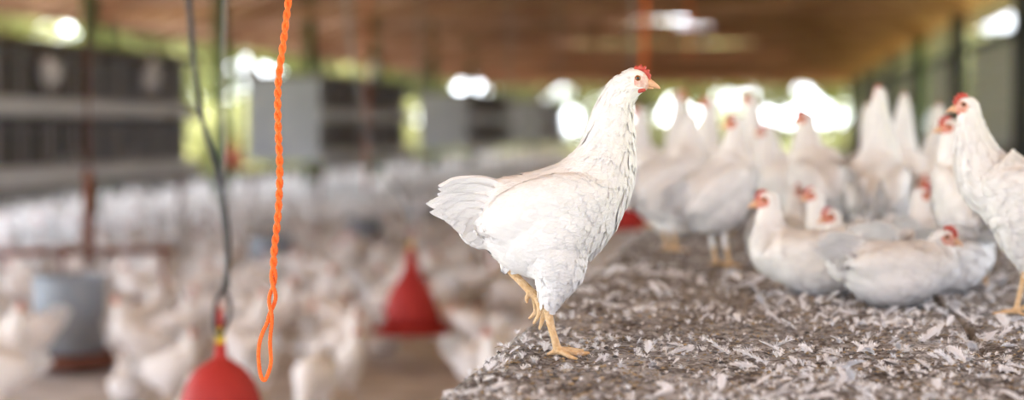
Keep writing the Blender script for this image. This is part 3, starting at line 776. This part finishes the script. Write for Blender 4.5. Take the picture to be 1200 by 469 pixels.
def leg_path(pts): return [V(p) for p in pts]
def make_hen(name, pose, voxel=.0032, plumage=0, comb=1.0, seed=0, label=None, parts=True, small=False, facecol='skin', lobes=6):
    """pose: dict(body_rot, body_dz, neck=('hero') or (hx,hy,hz), yaw, pitch, sit, legs)"""
    r = random.Random(seed)
    sit = pose.get('sit', False)
    piv = V((0.0, 0, .19)); rot = Matrix.Rotation(-R(pose.get('rot', 0)), 3, 'Y'); dz = V((0, 0, pose.get('dz', 0)))
    flat = pose.get('flat', .76 if sit else 1.0)
    if sit: dz = V((0, 0, -min((rot @ (V((q[2], 0, q[3])) - piv) + piv).z for q in pairs(BODY)) + .002))
    def T(p):
        q = rot @ (V(p) - piv) + piv + dz; q.z *= flat; return q
    st = [list(q) for q in pairs(BODY)]
    rings = []; cents = []
    fat = pose.get('fat', 1.0)
    for (x0, z0, x1, z1, wv) in st:
        a, b = T((x0, 0, z0)), T((x1, 0, z1)); rings.append((a, b, wv * fat))
    if pose.get('neck') == 'hero':
        for (x0, z0, x1, z1, wv) in pairs(NECK): rings.append((T((x0, 0, z0)), T((x1, 0, z1)), wv))
        hc = T(V((hp(741, 103)[0], 0, hp(741, 103)[1])))
    else:
        hc = V(pose['neck'])
        a, b, _ = rings[-1]; c0 = (a + b) / 2; ax = (a - b).normalized(); t0 = V((-ax.z, 0, ax.x)); t0 = t0 if t0.x > 0 else -t0
        if pose.get('stretch_dir'): t1 = V(pose['stretch_dir']).normalized()
        else: t1 = V((.15, 0, 1)).normalized()
        end = hc - t1 * .012; Ld = (end - c0).length
        h0 = (a - b).length / 2; k = 7
        for i in range(1, k + 1):
            t = i / k
            H = lambda t: (2 * t ** 3 - 3 * t * t + 1) * c0 + (t ** 3 - 2 * t * t + t) * t0 * Ld * .9 + (-2 * t ** 3 + 3 * t * t) * end + (t ** 3 - t * t) * t1 * Ld * 1.1
            c = H(t); tg = (H(min(1, t + .01)) - H(t - .01)).normalized()
            hh = h0 * (1 - t) ** 1.15 + .0215 * (1 - (1 - t) ** 1.15); ww = .068 * fat * (1 - t) ** 1.1 + .0200 * (1 - (1 - t) ** 1.1)
            lat = V((0, 1, 0)); up = tg.cross(lat).normalized(); up = up if up.dot(ax) > 0 or i > 2 else -up
            if i > 0 and up.dot(rings[-1][0] - rings[-1][1]) < 0: up = -up
            rings.append((c + up * hh, c - up * hh, ww))
    R9 = crom([tuple(a) + tuple(b) + (w_,) for a, b, w_ in rings], 5)
    g = MB(); rr = []
    for q in R9:
        a, b, wv = V(q[:3]), V(q[3:6]), q[6]; c = (a + b) / 2; cents.append(c)
        wid = V((0, wv, 0)); u = (a - b) / 2
        rr.append((c, u, wid))
    # egg shaped sections: widest below the middle
    base = len(g.v); n = 28
    for c, u, v in rr:
        for j in range(n):
            an = 2 * math.pi * j / n; g.v.append(tuple(c + u * math.cos(an) + v * math.sin(an) * (1 - .12 * math.cos(an))))
    for i in range(len(rr) - 1):
        for j in range(n):
            a = base + i * n + j; b = base + i * n + (j + 1) % n; g.f.append((a, b, b + n, a + n)); g.m.append(0)
    g.f.append(tuple(base + j for j in reversed(range(n)))); g.m.append(0)
    g.f.append(tuple(base + (len(rr) - 1) * n + j for j in range(n))); g.m.append(0)
    # head
    hrot = (Matrix.Rotation(R(pose.get('yaw', 0)), 3, 'Z') @ Matrix.Rotation(R(pose.get('pitch', 0)), 3, 'Y'))
    g.ball(hc, .0235, .0162, .0205, hrot, 18); g.ball(hc + hrot @ V((.011, 0, -.003)), .0135, .0115, .0125, hrot, 12)
    g.ball(hc + hrot @ V((-.006, 0, -.008)), .019, .0165, .018, hrot, 14)
    # folded wings
    wc = hp(640, 248)
    for s in (-1, 1):
        g.ball(T((wc[0], s * (.052 * fat), wc[1])), (.098), .030, .046 * flat, rot @ Matrix.Rotation(R(-16), 3, 'Y').transposed().transposed() @ Matrix.Rotation(R(s * 5), 3, 'Z'), 20)
    # tail root
    g.ball(T((hp(572, 250)[0], 0, hp(572, 250)[1])), .050, .020, .038, rot @ Matrix.Rotation(R(12), 3, 'Y'), 14)
    g.ball(T((hp(566, 270)[0], 0, hp(566, 270)[1])), .036, .024, .030, rot @ Matrix.Rotation(R(35), 3, 'Y'), 14)
    # thighs and legs
    legsegs = []
    if not sit:
        for lg in pose.get('legs', STAND_LEGS):
            th = [V(p) for p in lg['thigh']]; g2 = crom([tuple(p) + (rad,) for p, rad in zip(th, lg['tr'])], 4)
            rs = []
            for i, q in enumerate(g2):
                c = V(q[:3]); nx_ = V(g2[min(i + 1, len(g2) - 1)][:3]) - V(g2[max(0, i - 1)][:3]); nx_.normalize()
                u = nx_.orthogonal().normalized(); v = nx_.cross(u); rs.append((c, u * q[3], v * q[3]))
            g.rings(rs, 18)
            for path, ra in lg['bones']:
                g.tube(crom([tuple(p) for p in path], 4), [q[0] for q in crom([(x,) for x in ra], 4)], 10)
                P = [V(p) for p in path]
                for i in range(len(P) - 1): legsegs.append((P[i], P[i + 1], max(ra[i], ra[i + 1])))
    me = g.fix('hen_body'); me = remesh(me, voxel, 3 if voxel < .005 else 2)
    me.materials.clear()
    for k in ('under', facecol, 'leg'): me.materials.append(M[k] if not (small and k == 'under') else M['flock'])
    hi = hrot.transposed()
    for p in me.polygons:
        c = V(p.center); m_ = 0
        q = hi @ (c - hc)
        fs = pose.get('face', 1.0)
        if ((q.x - .009) / (.0135 * fs)) ** 2 + ((q.z - .0005) / (.0115 * fs)) ** 2 < 1 and abs(q.y) > .004 and q.x > -.01: m_ = 1
        if q.x > .014 and abs(q.z) < .012 and q.length < .035: m_ = 1
        if m_ == 0 and legsegs:
            for a, b, ra in legsegs:
                ab = b - a; t = max(-.05, min(1.05, (c - a).dot(ab) / ab.length_squared)); dd = (c - a - ab * t).length
                if dd < ra * 1.5 + .0015: m_ = 2; break
            if m_ == 2 and c.z > pose.get('legtop', .085) + dz.z and not pose.get('hero'): m_ = 0
        p.material_index = m_
    me.shade_smooth()
    if small:
        # small flock hens: comb, beak and tail joined into the body mesh
        hpz = head_parts(comb, seed); add = MB(); 
        for key, mi in (('comb', 3), ('beak', 4)):
            q = hpz[key]; b0 = len(add.v); add.v += [tuple(hc + hrot @ V(v)) for v in q.v]; add.f += [tuple(b0 + t for t in f) for f in q.f]; add.m += [mi] * len(q.f)
        tail_feathers(add, T, rot, seed, 8, 5)
        bm = bmesh.new(); bm.from_mesh(me); bm2 = add.fix('x')
        for m_ in (M['comb'], M['beak'], M['feather']): me.materials.append(m_)
        bm.from_mesh(bm2); bm.to_mesh(me); bm.free()
        return me, None
    root = empty(name, (0, 0, 0))
    body = link('body', me, [], root)
    hpz = head_parts(comb, seed, lobes)
    def hput(key, m_, sm=True, nm=None):
        q = hpz[key]; q.v = [tuple(hc + hrot @ V(v)) for v in q.v]; return q.build(nm or key, m_, root, sm)
    hput('comb', M['comb']); hput('wattle', M['comb']); hput('beak', M['beak']); 
    for ek in ('eye_l', 'eye_r'):
        eyes = hpz[ek]; eyes.v = [tuple(hc + hrot @ V(v)) for v in eyes.v]; eo = link('eye', eyes.fix('eye'), [M['eye']], root, True)
        pu = hpz[ek + '_p']; pu.v = [tuple(hc + hrot @ V(v)) for v in pu.v]; link('pupil', pu.fix('pupil'), [M['pupil']], eo, True)
    # tail
    g = MB(); tail_feathers(g, T, rot, seed, pose.get('tail_n', 12), 0); link('tail', g.mesh('tail'), M['feather'], root, True)
    # plumage laid over the body
    if plumage:
        bm = bmesh.new(); bm.from_mesh(me); bvh = BVHTree.FromBMesh(bm); bm.free()
        areas = []; polys = me.polygons; tot = 0
        cand = [p for p in polys if p.material_index == 0]
        acc = []
        for p in cand: tot += p.area; acc.append(tot)
        import bisect
        g = MB(); wingc = T((wc[0], 0, wc[1]))
        neck0 = (rings[len(BODY) - 1][0] + rings[len(BODY) - 1][1]) / 2
        items = []
        ntot = plumage
        kk = 0
        while kk < ntot:
            p = cand[bisect.bisect_left(acc, r.random() * tot)]
            c = V(p.center); nm = V(p.normal)
            # nearest spine station
            bi = min(range(len(cents)), key=lambda i: (cents[i] - c).length_squared * (1 if i < 32 else 1.0))
            tg = cents[min(bi + 1, len(cents) - 1)] - cents[max(bi - 1, 0)]; fl = -tg.normalized()
            tl = bi / (len(cents) - 1)
            q = (c - hc).length
            L_, W_, li = .034, .019, .0035
            if bi > 30:                               # neck hackles shrink towards the head
                L_, W_, li = .026, .0085, .0022
                fl = fl + V((-.12, 0, 0))
            if q < .05: L_, W_, li = .012, .005, .0012
            if q < .034: L_, W_, li = .007, .0035, .0006
            if q < .034 and (hi @ (c - hc)).x > .006 and r.random() < .75: continue
            lc = rot.transposed() @ (V((c.x, c.y, c.z / flat)) - dz - piv) + piv    # back in the unposed frame
            pxx, pyy = lc.x / S + 655, 418 - lc.z / S
            if pyy > 318: fl = V((.12, 0, -1)); L_, W_ = .018, .010; li = .002
            elif 565 < pxx < 715 and 205 < pyy < 292 and abs(lc.y) > .028 and bi <= 34:
                # wing: feathers lie back and slightly down, longer towards the tip
                fl = rot @ V((-1, 0, -.22)); t = (700 - pxx) / 130
                L_ = .032 + .030 * max(0, min(1, t)); W_ = .018 + .006 * t; li = .0035
            elif pyy < 300 and pxx < 600: fl = rot @ V((-1, 0, -.25)); L_, W_ = .040, .020
            elif bi <= 32 and pyy > 285 and pxx < 640: fl = rot @ V((-.8, 0, -.6)); L_, W_ = .03, .017
            fl = fl + V((r.gauss(0, .07), r.gauss(0, .07), r.gauss(0, .07)))
            fl = fl - nm * fl.dot(nm)
            if fl.length < .2: continue
            sc = r.uniform(.8, 1.15)
            items.append((pxx, c, fl, nm, L_ * sc, W_ * sc * r.uniform(.85, 1.1), li)); kk += 1
        for (_, c, fl, nm, L_, W_, li) in items: quill(g, c, fl, nm, L_, W_, bvh, li * r.uniform(.6, 1.7))
        o = link('plumage', g.mesh('plumage'), M['feather'], root, True); o['kind'] = 'stuff'
    return root, hc

def tail_feathers(g, T, rot, seed, n, mi):
    r = random.Random(seed + 5)
    b = V((hp(590, 246)[0], 0, hp(590, 246)[1]))
    # tips in the picture plane from the highest to the lowest
    tips = [((516, 223), .036), ((514, 231), .036), ((503, 243), .034), ((507, 251), .032), ((521, 261), .030), ((531, 267), .030), ((545, 277), .028)]
    nn = max(2, n // len(tips) + 1)
    for i, (tp, wv) in enumerate(tips):
        for s in (-1, 1):
            for rep in range(1 if n < 10 else 2):
                x, z = hp(tp[0] + (rep * 14) + r.uniform(-2, 2), tp[1] + r.uniform(-3, 2))
                tip = V((x, s * (.010 + .004 * i + .006 * rep), z))
                rt = b + V((.0 - .006 * i, s * (.008 + .003 * i + .004 * rep), .030 - .011 * i))
                d_ = tip - rt; nrm = V((.05, -s, .10 * s * 0 + .45)) if True else None
                nrm = nrm - d_.normalized() * nrm.dot(d_.normalized()); nrm.normalize()
                k0 = len(g.v)
                quill(g, V((0, 0, 0)) + rt, d_, nrm, d_.length, wv, None, 0, 6, .04, mi=mi)
                for k in range(k0, len(g.v)): g.v[k] = tuple(T(g.v[k]))

def foot(cx, cy, yaw=0, z=.0035, spread=1.0, hz=.094):
    """shank and toes of a standing leg; returns bones"""
    def q(x, y, zz): 
        return (cx + x * math.cos(yaw) - y * math.sin(yaw), cy + x * math.sin(yaw) + y * math.cos(yaw), zz)
    hock = (cx - .016, cy, hz)
    bones = [([hock, (cx - .010, cy, .06), (cx - .002, cy, .025), q(0, 0, .010)], [.0078, .0062, .0060, .0068])]
    for a, l in ((0, .048), (.55, .042), (-.55, .040)):
        ca, sa = math.cos(a * spread), math.sin(a * spread)
        bones.append(([q(0, 0, .009), q(l * .35 * ca, l * .35 * sa, .0095), q(l * .72 * ca, l * .72 * sa, .005), q(l * ca, l * sa, .0035)], [.0058, .0046, .0042, .0030]))
    bones.append(([q(0, 0, .009), q(-.012, .006, .006), q(-.022, .009, .0035)], [.005, .004, .0028]))
    return bones
def stand_leg(cx, cy, yaw=0):
    s = 1 if cy > 0 else -1
    return dict(thigh=[(cx + .010, cy * 1.1, .19), (cx - .002, cy, .14), (cx - .012, cy, .105), (cx - .015, cy, .088)], tr=[.042, .032, .017, .009], bones=foot(cx, cy, yaw))
STAND_LEGS = [stand_leg(.0, -.036), stand_leg(.012, .036)]

def h3(px, py, y=0.0): return (hp(px, py)[0], y, hp(px, py)[1])
HERO_LEGS = [
    dict(thigh=[h3(652, 300, -.034), h3(652, 325, -.036), h3(646, 346, -.036), h3(641, 366, -.036)], tr=[.046, .036, .021, .0085],
         bones=[([h3(641, 358, -.036), h3(644, 378, -.036), h3(649, 396, -.036), h3(653, 411, -.036)], [.0078, .0066, .0062, .0072]),
                ([h3(653, 411, -.036), h3(664, 411.5, -.038), h3(676, 414, -.040), h3(690, 413, -.043)], [.0062, .0050, .0046, .0028]),
                ([h3(653, 411, -.036), h3(660, 413, -.050), h3(667, 416, -.062), h3(674, 417.5, -.074)], [.0060, .0048, .0042, .0028]),
                ([h3(653, 411, -.036), h3(664, 411, -.022), h3(674, 413, -.008), h3(684, 414.5, .004)], [.0060, .0048, .0042, .0028]),
                ([h3(653, 411, -.036), h3(646, 414, -.033), h3(640, 416.5, -.030)], [.0050, .0040, .0026])]),
    dict(thigh=[h3(625, 290, .030), h3(612, 305, .032), h3(601, 315, .030), h3(597, 321, .030)], tr=[.046, .034, .020, .010],
         bones=[([h3(594, 317, .030), h3(602, 326, .026), h3(614, 338, .020), h3(626, 350, .014)], [.0078, .0068, .0066, .0078]),
                ([h3(626, 350, .014), h3(634, 360, .012), h3(637, 374, .010), h3(632, 391, .008)], [.0062, .0052, .0046, .0026]),
                ([h3(626, 350, .014), h3(631, 358, -.004), h3(632, 370, -.010), h3(625, 383, -.012)], [.0062, .0050, .0044, .0026]),
                ([h3(626, 350, .014), h3(628, 362, .028), h3(628, 372, .032), h3(620, 380, .034)], [.0060, .0048, .0042, .0026]),
                ([h3(625, 349, .014), h3(618, 352, .008), h3(618, 360, .004)], [.0052, .0042, .0026])]),
]
CAMR = CR @ V((1, 0, 0)); CYAW = math.atan2(CAMR.y, CAMR.x)
hero, _ = make_hen('hen', dict(neck='hero', legs=HERO_LEGS, hero=True, tail_n=14, face=.78), voxel=.0024, plumage=3600, comb=.95, seed=3, facecol='skin_pale', lobes=6)
hf = on(655, 418, PT)
hero.location = (hf.x, hf.y, PT + .004); hero.rotation_euler.z = CYAW
tag(hero, 'white hen walking with one foot raised, sharp in front on the platform edge', 'hen', 'white hens on the platform')

# canonical bird on its feet: local x forward; yaw 0 looks to picture right, 90 away, 180 left, -90 at the camera
def place(root, px, d, yaw, s=1.0, z=PT + .004, sz=1.0):
    p = atz(px, d, z); root.location = p; root.rotation_euler.z = CYAW + R(yaw); root.scale = (s, s, s * sz)
UP = dict(neck=(.112, 0, .415), yaw=0)
def pose(**k): return k
SIT = dict(sit=True, rot=-18)
hens = [
    # px, depth, facing, scale, pose, comb, plumage, label
    (1204, 3.70, 158, .98, pose(neck=(.112, 0, .395), yaw=0, pitch=-2), 1.25, 1500, 'standing hen with bright red comb at the right edge, facing left'),
    (1054, 3.90, 8, 1.0, pose(**SIT, neck=(.086, -.012, .134), yaw=-10, pitch=4, fat=1.12), 1.3, 1500, 'front sitting hen facing right, with red comb, low on the platform'),
    (955, 4.18, 158, 1.06, pose(**SIT, neck=(.095, 0, .185), yaw=10, pitch=4, fat=1.1), .8, 1200, 'sitting hen facing left with head raised, left end of the resting row'),
    (1112, 4.22, 45, .95, pose(**SIT, neck=(.100, -.02, .20), yaw=-40, pitch=6), 1.4, 500, 'hen sitting right behind the front sitting hen, only its comb and face showing'),
    (1138, 4.30, 100, .98, pose(neck=(.04, .03, .355), yaw=70, rot=20, dz=-.01), 1.2, 600, 'hen standing just behind the right edge hen, tail to the camera'),
    (915, 5.05, 60, .92, pose(**SIT, neck=(.105, 0, .22), yaw=-52, pitch=5), .7, 400, 'sitting hen facing right between the left resting hen and the big standing one'),
    (1010, 4.70, 155, .92, pose(**SIT, neck=(.125, 0, .225), yaw=15, pitch=8), .8, 400, 'dark-faced sitting hen looking left, in the middle of the resting group'),
    (1038, 4.42, 165, .90, pose(**SIT, neck=(.130, .0, .185), yaw=20, pitch=10), 1.0, 400, 'sitting hen with head lowered to the left, behind the front sitting hen'),
    (1055, 4.78, 40, .95, pose(**SIT, neck=(.085, 0, .215), yaw=-30, pitch=6), 1.6, 400, 'sitting hen with red comb looking right, behind the front sitting hen'),
    (1040, 5.45, 150, .95, pose(**SIT, neck=(.115, 0, .235), yaw=10), .9, 0, 'resting hen looking left below the two tallest necks'),
    (1090, 5.25, 35, .95, pose(**SIT, neck=(.090, 0, .240), yaw=-20), 1.2, 0, 'resting hen looking right, left of the hen with its tail to the camera'),
    (1070, 5.75, -80, .95, pose(**SIT, neck=(.085, 0, .22), yaw=0), 1.0, 0, 'resting hen with pink face turned to the camera'),
    (1028, 5.10, 75, 1.02, pose(neck=(.055, 0, .425), yaw=30, rot=12), .9, 300, 'tallest white neck in the group, hen seen from behind'),
    (1064, 5.95, 95, 1.0, pose(neck=(.045, 0, .430), yaw=-20, rot=12), .9, 0, 'slim upright hen seen from behind, right of the tallest neck'),
    (1112, 6.10, 110, 1.0, pose(neck=(.06, 0, .400), yaw=-30, rot=10), 1.0, 0, 'upright hen seen from behind, left of the right edge hen'),
    (968, 5.20, 110, 1.06, pose(neck=(.085, .01, .35), yaw=60, rot=4, fat=1.1), 1.0, 500, 'large broad hen standing behind the left resting hen, head to the left'),
    (1000, 6.60, 20, .95, pose(neck=(.06, 0, .43), yaw=0), 1.0, 0, 'hen with neck up facing right, beyond the large broad hen'),
    (845, 4.95, 30, 1.02, pose(neck=(.060, .02, .35), yaw=130, rot=14), .8, 700, 'standing hen at centre right with tail low on the left, head turned back'),
    (915, 6.30, 150, 1.02, pose(neck=(.10, 0, .425), yaw=5, rot=6), .8, 0, 'upright hen facing left, right of the turned standing hen'),
    (850, 6.40, 140, 1.0, pose(neck=(.065, 0, .425), yaw=30, rot=8), .8, 0, 'upright hen facing left, directly above the turned standing hen'),
    (822, 7.0, 150, 1.05, pose(neck=(.085, 0, .435), yaw=-160, rot=6), .9, 0, 'hen with outstretched neck and face turned right, left of the upright pair'),
    (785, 5.55, 25, 1.05, pose(neck=(.075, .02, .35), yaw=60, rot=10, fat=1.05), .8, 500, 'plump hen just right of the walking hen, turned away'),
    (772, 6.9, 160, 1.0, pose(neck=(.07, 0, .40), yaw=0, rot=5), .9, 0, 'hen partly hidden behind the beak of the walking hen'),
    (935, 5.9, 165, .95, pose(neck=(.10, 0, .35), yaw=-10, rot=-4), .9, 0, 'hen facing left tucked behind the turned standing hen'),
    (1100, 4.75, 30, .98, pose(**SIT, neck=(.080, 0, .255), yaw=-25), 1.3, 300, 'resting hen with raised neck between the tail-on hen and the resting group'),
    (990, 5.75, 165, .98, pose(**SIT, neck=(.10, 0, .27), yaw=0), 1.0, 0, 'resting hen with raised neck under the large broad hen\'s breast'),
    (800, 6.3, 10, .95, pose(**SIT, neck=(.10, 0, .20), yaw=20), .9, 0, 'low resting hen behind the legs of the plump hen'),
    (930, 7.2, 160, .95, pose(neck=(.09, 0, .36), yaw=0), 1.2, 0, 'far hen with brownish red face left of the large broad hen'),
]
for i, (px, d, yw, s, ps, cb, pl, lab) in enumerate(hens):
    if ps.get('sit') and i > 2: ps['neck'] = (ps['neck'][0], ps['neck'][1], ps['neck'][2] * .92)
    if d > 4.8 and not ps.get('sit'): ps['dz'] = -.03
    o, _ = make_hen('hen', ps, voxel=.0036 if d < 4.6 else .0045, plumage=pl, comb=cb, seed=20 + i, facecol='skin' if d < 4 else 'skin_dark')
    place(o, px, d, yw, s, PT + (.0 if ps.get('sit') else .004), 1); tag(o, lab, 'hen', 'white hens on the platform')

# ------------------------------------------------------------------ flock on the litter
flock_kinds = []
def small_mesh(ps, comb, seed, vox=.0075):
    me, _ = make_hen('hen', ps, voxel=vox, comb=comb, seed=seed, small=True, facecol='skin_dark'); return me
flock_kinds = [
    ('standing upright', small_mesh(pose(neck=(.105, 0, .40)), .95, 61)),
    ('standing alert', small_mesh(pose(neck=(.085, 0, .36), yaw=40, rot=6), .95, 62)),
    ('pecking at the litter', small_mesh(pose(neck=(.185, 0, .055), pitch=70, rot=-22, stretch_dir=(.5, 0, -1)), .95, 63)),
    ('sitting', small_mesh(pose(**SIT, neck=(.12, 0, .20), yaw=-20), .95, 64)),
    ('walking with head forward', small_mesh(pose(neck=(.165, 0, .30), rot=-6, stretch_dir=(1, 0, .8)), .95, 65)),
]
lo = [remesh(k[1].copy(), .013, 1, .5, .5) for k in flock_kinds]
for m_ in lo:
    m_.materials.clear(); m_.materials.append(M['flock'])
    for p in m_.polygons: p.material_index = 0
spots = []; cell = {}
def ok(x, y, md):
    cx, cy = int(x / .5), int(y / .5)
    for i in range(cx - 1, cx + 2):
        for j in range(cy - 1, cy + 2):
            for (a, b) in cell.get((i, j), []):
                if (a - x) ** 2 + (b - y) ** 2 < md * md: return False
    return True
block = [(p.x, p.y, .40) for p in fp] + [(dp2.x, dp2.y, .12), (dp3.x, dp3.y, .1)]
fixed = [(35, 9.2, 195, 2), (165, 8.9, 200, 0)]
for (px, d, yw, kd) in fixed:
    p = atz(px, d, 0); spots.append((p.x, p.y, d, CYAW + R(yw), kd)); cell.setdefault((int(p.x / .5), int(p.y / .5)), []).append((p.x, p.y))
r3 = random.Random(5)
for _ in range(60000):
    u = r3.random(); y = 7.5 + 52.5 * u ** 1.25; x = r3.uniform(XL + .2, -.95) if y < 14 else r3.uniform(XL + .2, XR - .3)
    if y > 14 and x > -1: 
        pass
    md = .33 if y < 12 else (.29 if y < 30 else .34)
    px, py, dd = proj((x, y, 0))
    if px < -40 or px > 1000 or py > 545: continue
    if any((x - a) ** 2 + (y - b) ** 2 < c * c for a, b, c in block): continue
    if 7.4 < dd < 9.9 and (415 < px < 548 or 15 < px < 140): continue
    if x < XL + .38: continue
    if -6.7 < x < -5.2 and any(abs(y - q) < .25 for q in (13.3, 20.5, 25, 30.9)): continue
    if noise.noise(V((x * .5, y * .5, 3))) < -.28 and y < 25: continue
    if not ok(x, y, md): continue
    cell.setdefault((int(x / .5), int(y / .5)), []).append((x, y)); spots.append((x, y, dd, r3.uniform(0, 6.28), r3.choice([0, 0, 1, 1, 2, 2, 2, 3, 4, 4])))
spots.sort(key=lambda q: q[2])
vis = []
for q in spots:
    if len(vis) < 276:
        px, py, dd = proj((q[0], q[1], .25))
        hid = (px > 640 and q[0] > -1.5) or px > 1000
        if -30 < px < 760 and not hid: vis.append(q)
vs = set(id(q) for q in vis)
zc = {}
for q in vis:
    x, y, dd, a, kd = q
    o = link('hen', flock_kinds[kd][1], []); o.location = (x, y, .022); o.rotation_euler.z = a; s = r3.uniform(.92, 1.06); o.scale = (s, s, s)
    px, py, _ = proj((x, y, .2))
    if px < 40: zone = 'at the left edge'
    elif px < 125: zone = 'by the large grey feeder'
    elif px < 205: zone = 'right of the feeder'
    elif px < 300: zone = 'behind the near drinker'
    elif px < 350: zone = 'behind the orange rope'
    elif px < 435: zone = 'left of the middle drinker'
    elif px < 530: zone = 'around the middle drinker'
    elif px < 600: zone = 'under the near tail'
    else: zone = 'behind the walking hen'
    act = ['standing upright', 'standing', 'pecking', 'sitting', 'walking'][kd]
    if dd < 12.5:
        zc[zone] = zc.get(zone, -1) + 1; n_ = zc[zone]
        if n_ < 20: tag(o, 'white hen %s on litter %s, %s from camera' % (act, zone, ORD[n_]), 'hen', 'white hens on the litter'); continue
    dist = 'middle rows' if dd < 16 else 'far rows'
    tag(o, 'small blurred white hen %s on the litter %s, %s' % (act, zone, dist), 'hen', 'white hens %s %s, %s' % (act, zone, dist))
g = MB()
for q in spots:
    if id(q) in vs or q[2] < 9: continue
    x, y, dd, a, kd = q; ca, sa = math.cos(a), math.sin(a); b0 = len(g.v); me = lo[kd]
    for v in me.vertices: g.v.append((x + v.co.x * ca - v.co.y * sa, y + v.co.x * sa + v.co.y * ca, v.co.z + .015))
    for p in me.polygons: g.f.append(tuple(b0 + t for t in p.vertices)); g.m.append(0)
o = link('distant_flock', g.mesh('distant_flock'), M['flock'], None, True); tag(o, 'dense distant flock of white hens covering the litter to the far end', 'hens', kind='stuff')
print('flock', len(spots), len(vis), len(g.f))
# hens on the near cage
def perch(kd, x, y, z, a, lab, m=None):
    o = link('hen', flock_kinds[kd][1], []); o.location = (x, y, z); o.rotation_euler.z = a; tag(o, lab, 'hen')
M['brownhen'] = None
ax = -5.40
p = at(60, 112, 14.9); perch(4, -5.42, 14.6, 1.41, R(-90 + 4), 'hen stretched along the upper trough of the near cage, at far left')
perch(0, -5.40, 17.0, 1.41, R(-60), 'hen standing upright on the upper trough of the near cage')
perch(3, -5.85, 16.2, .80, R(80), 'white hen sitting in the lower tier of the near cage')
perch(3, -5.85, 17.7, .80, R(70), 'white hen sitting at the right end of the lower tier of the near cage')
perch(1, -6.0, 30.0, 1.87, R(-60), 'white hen standing on top of the second cage unit')
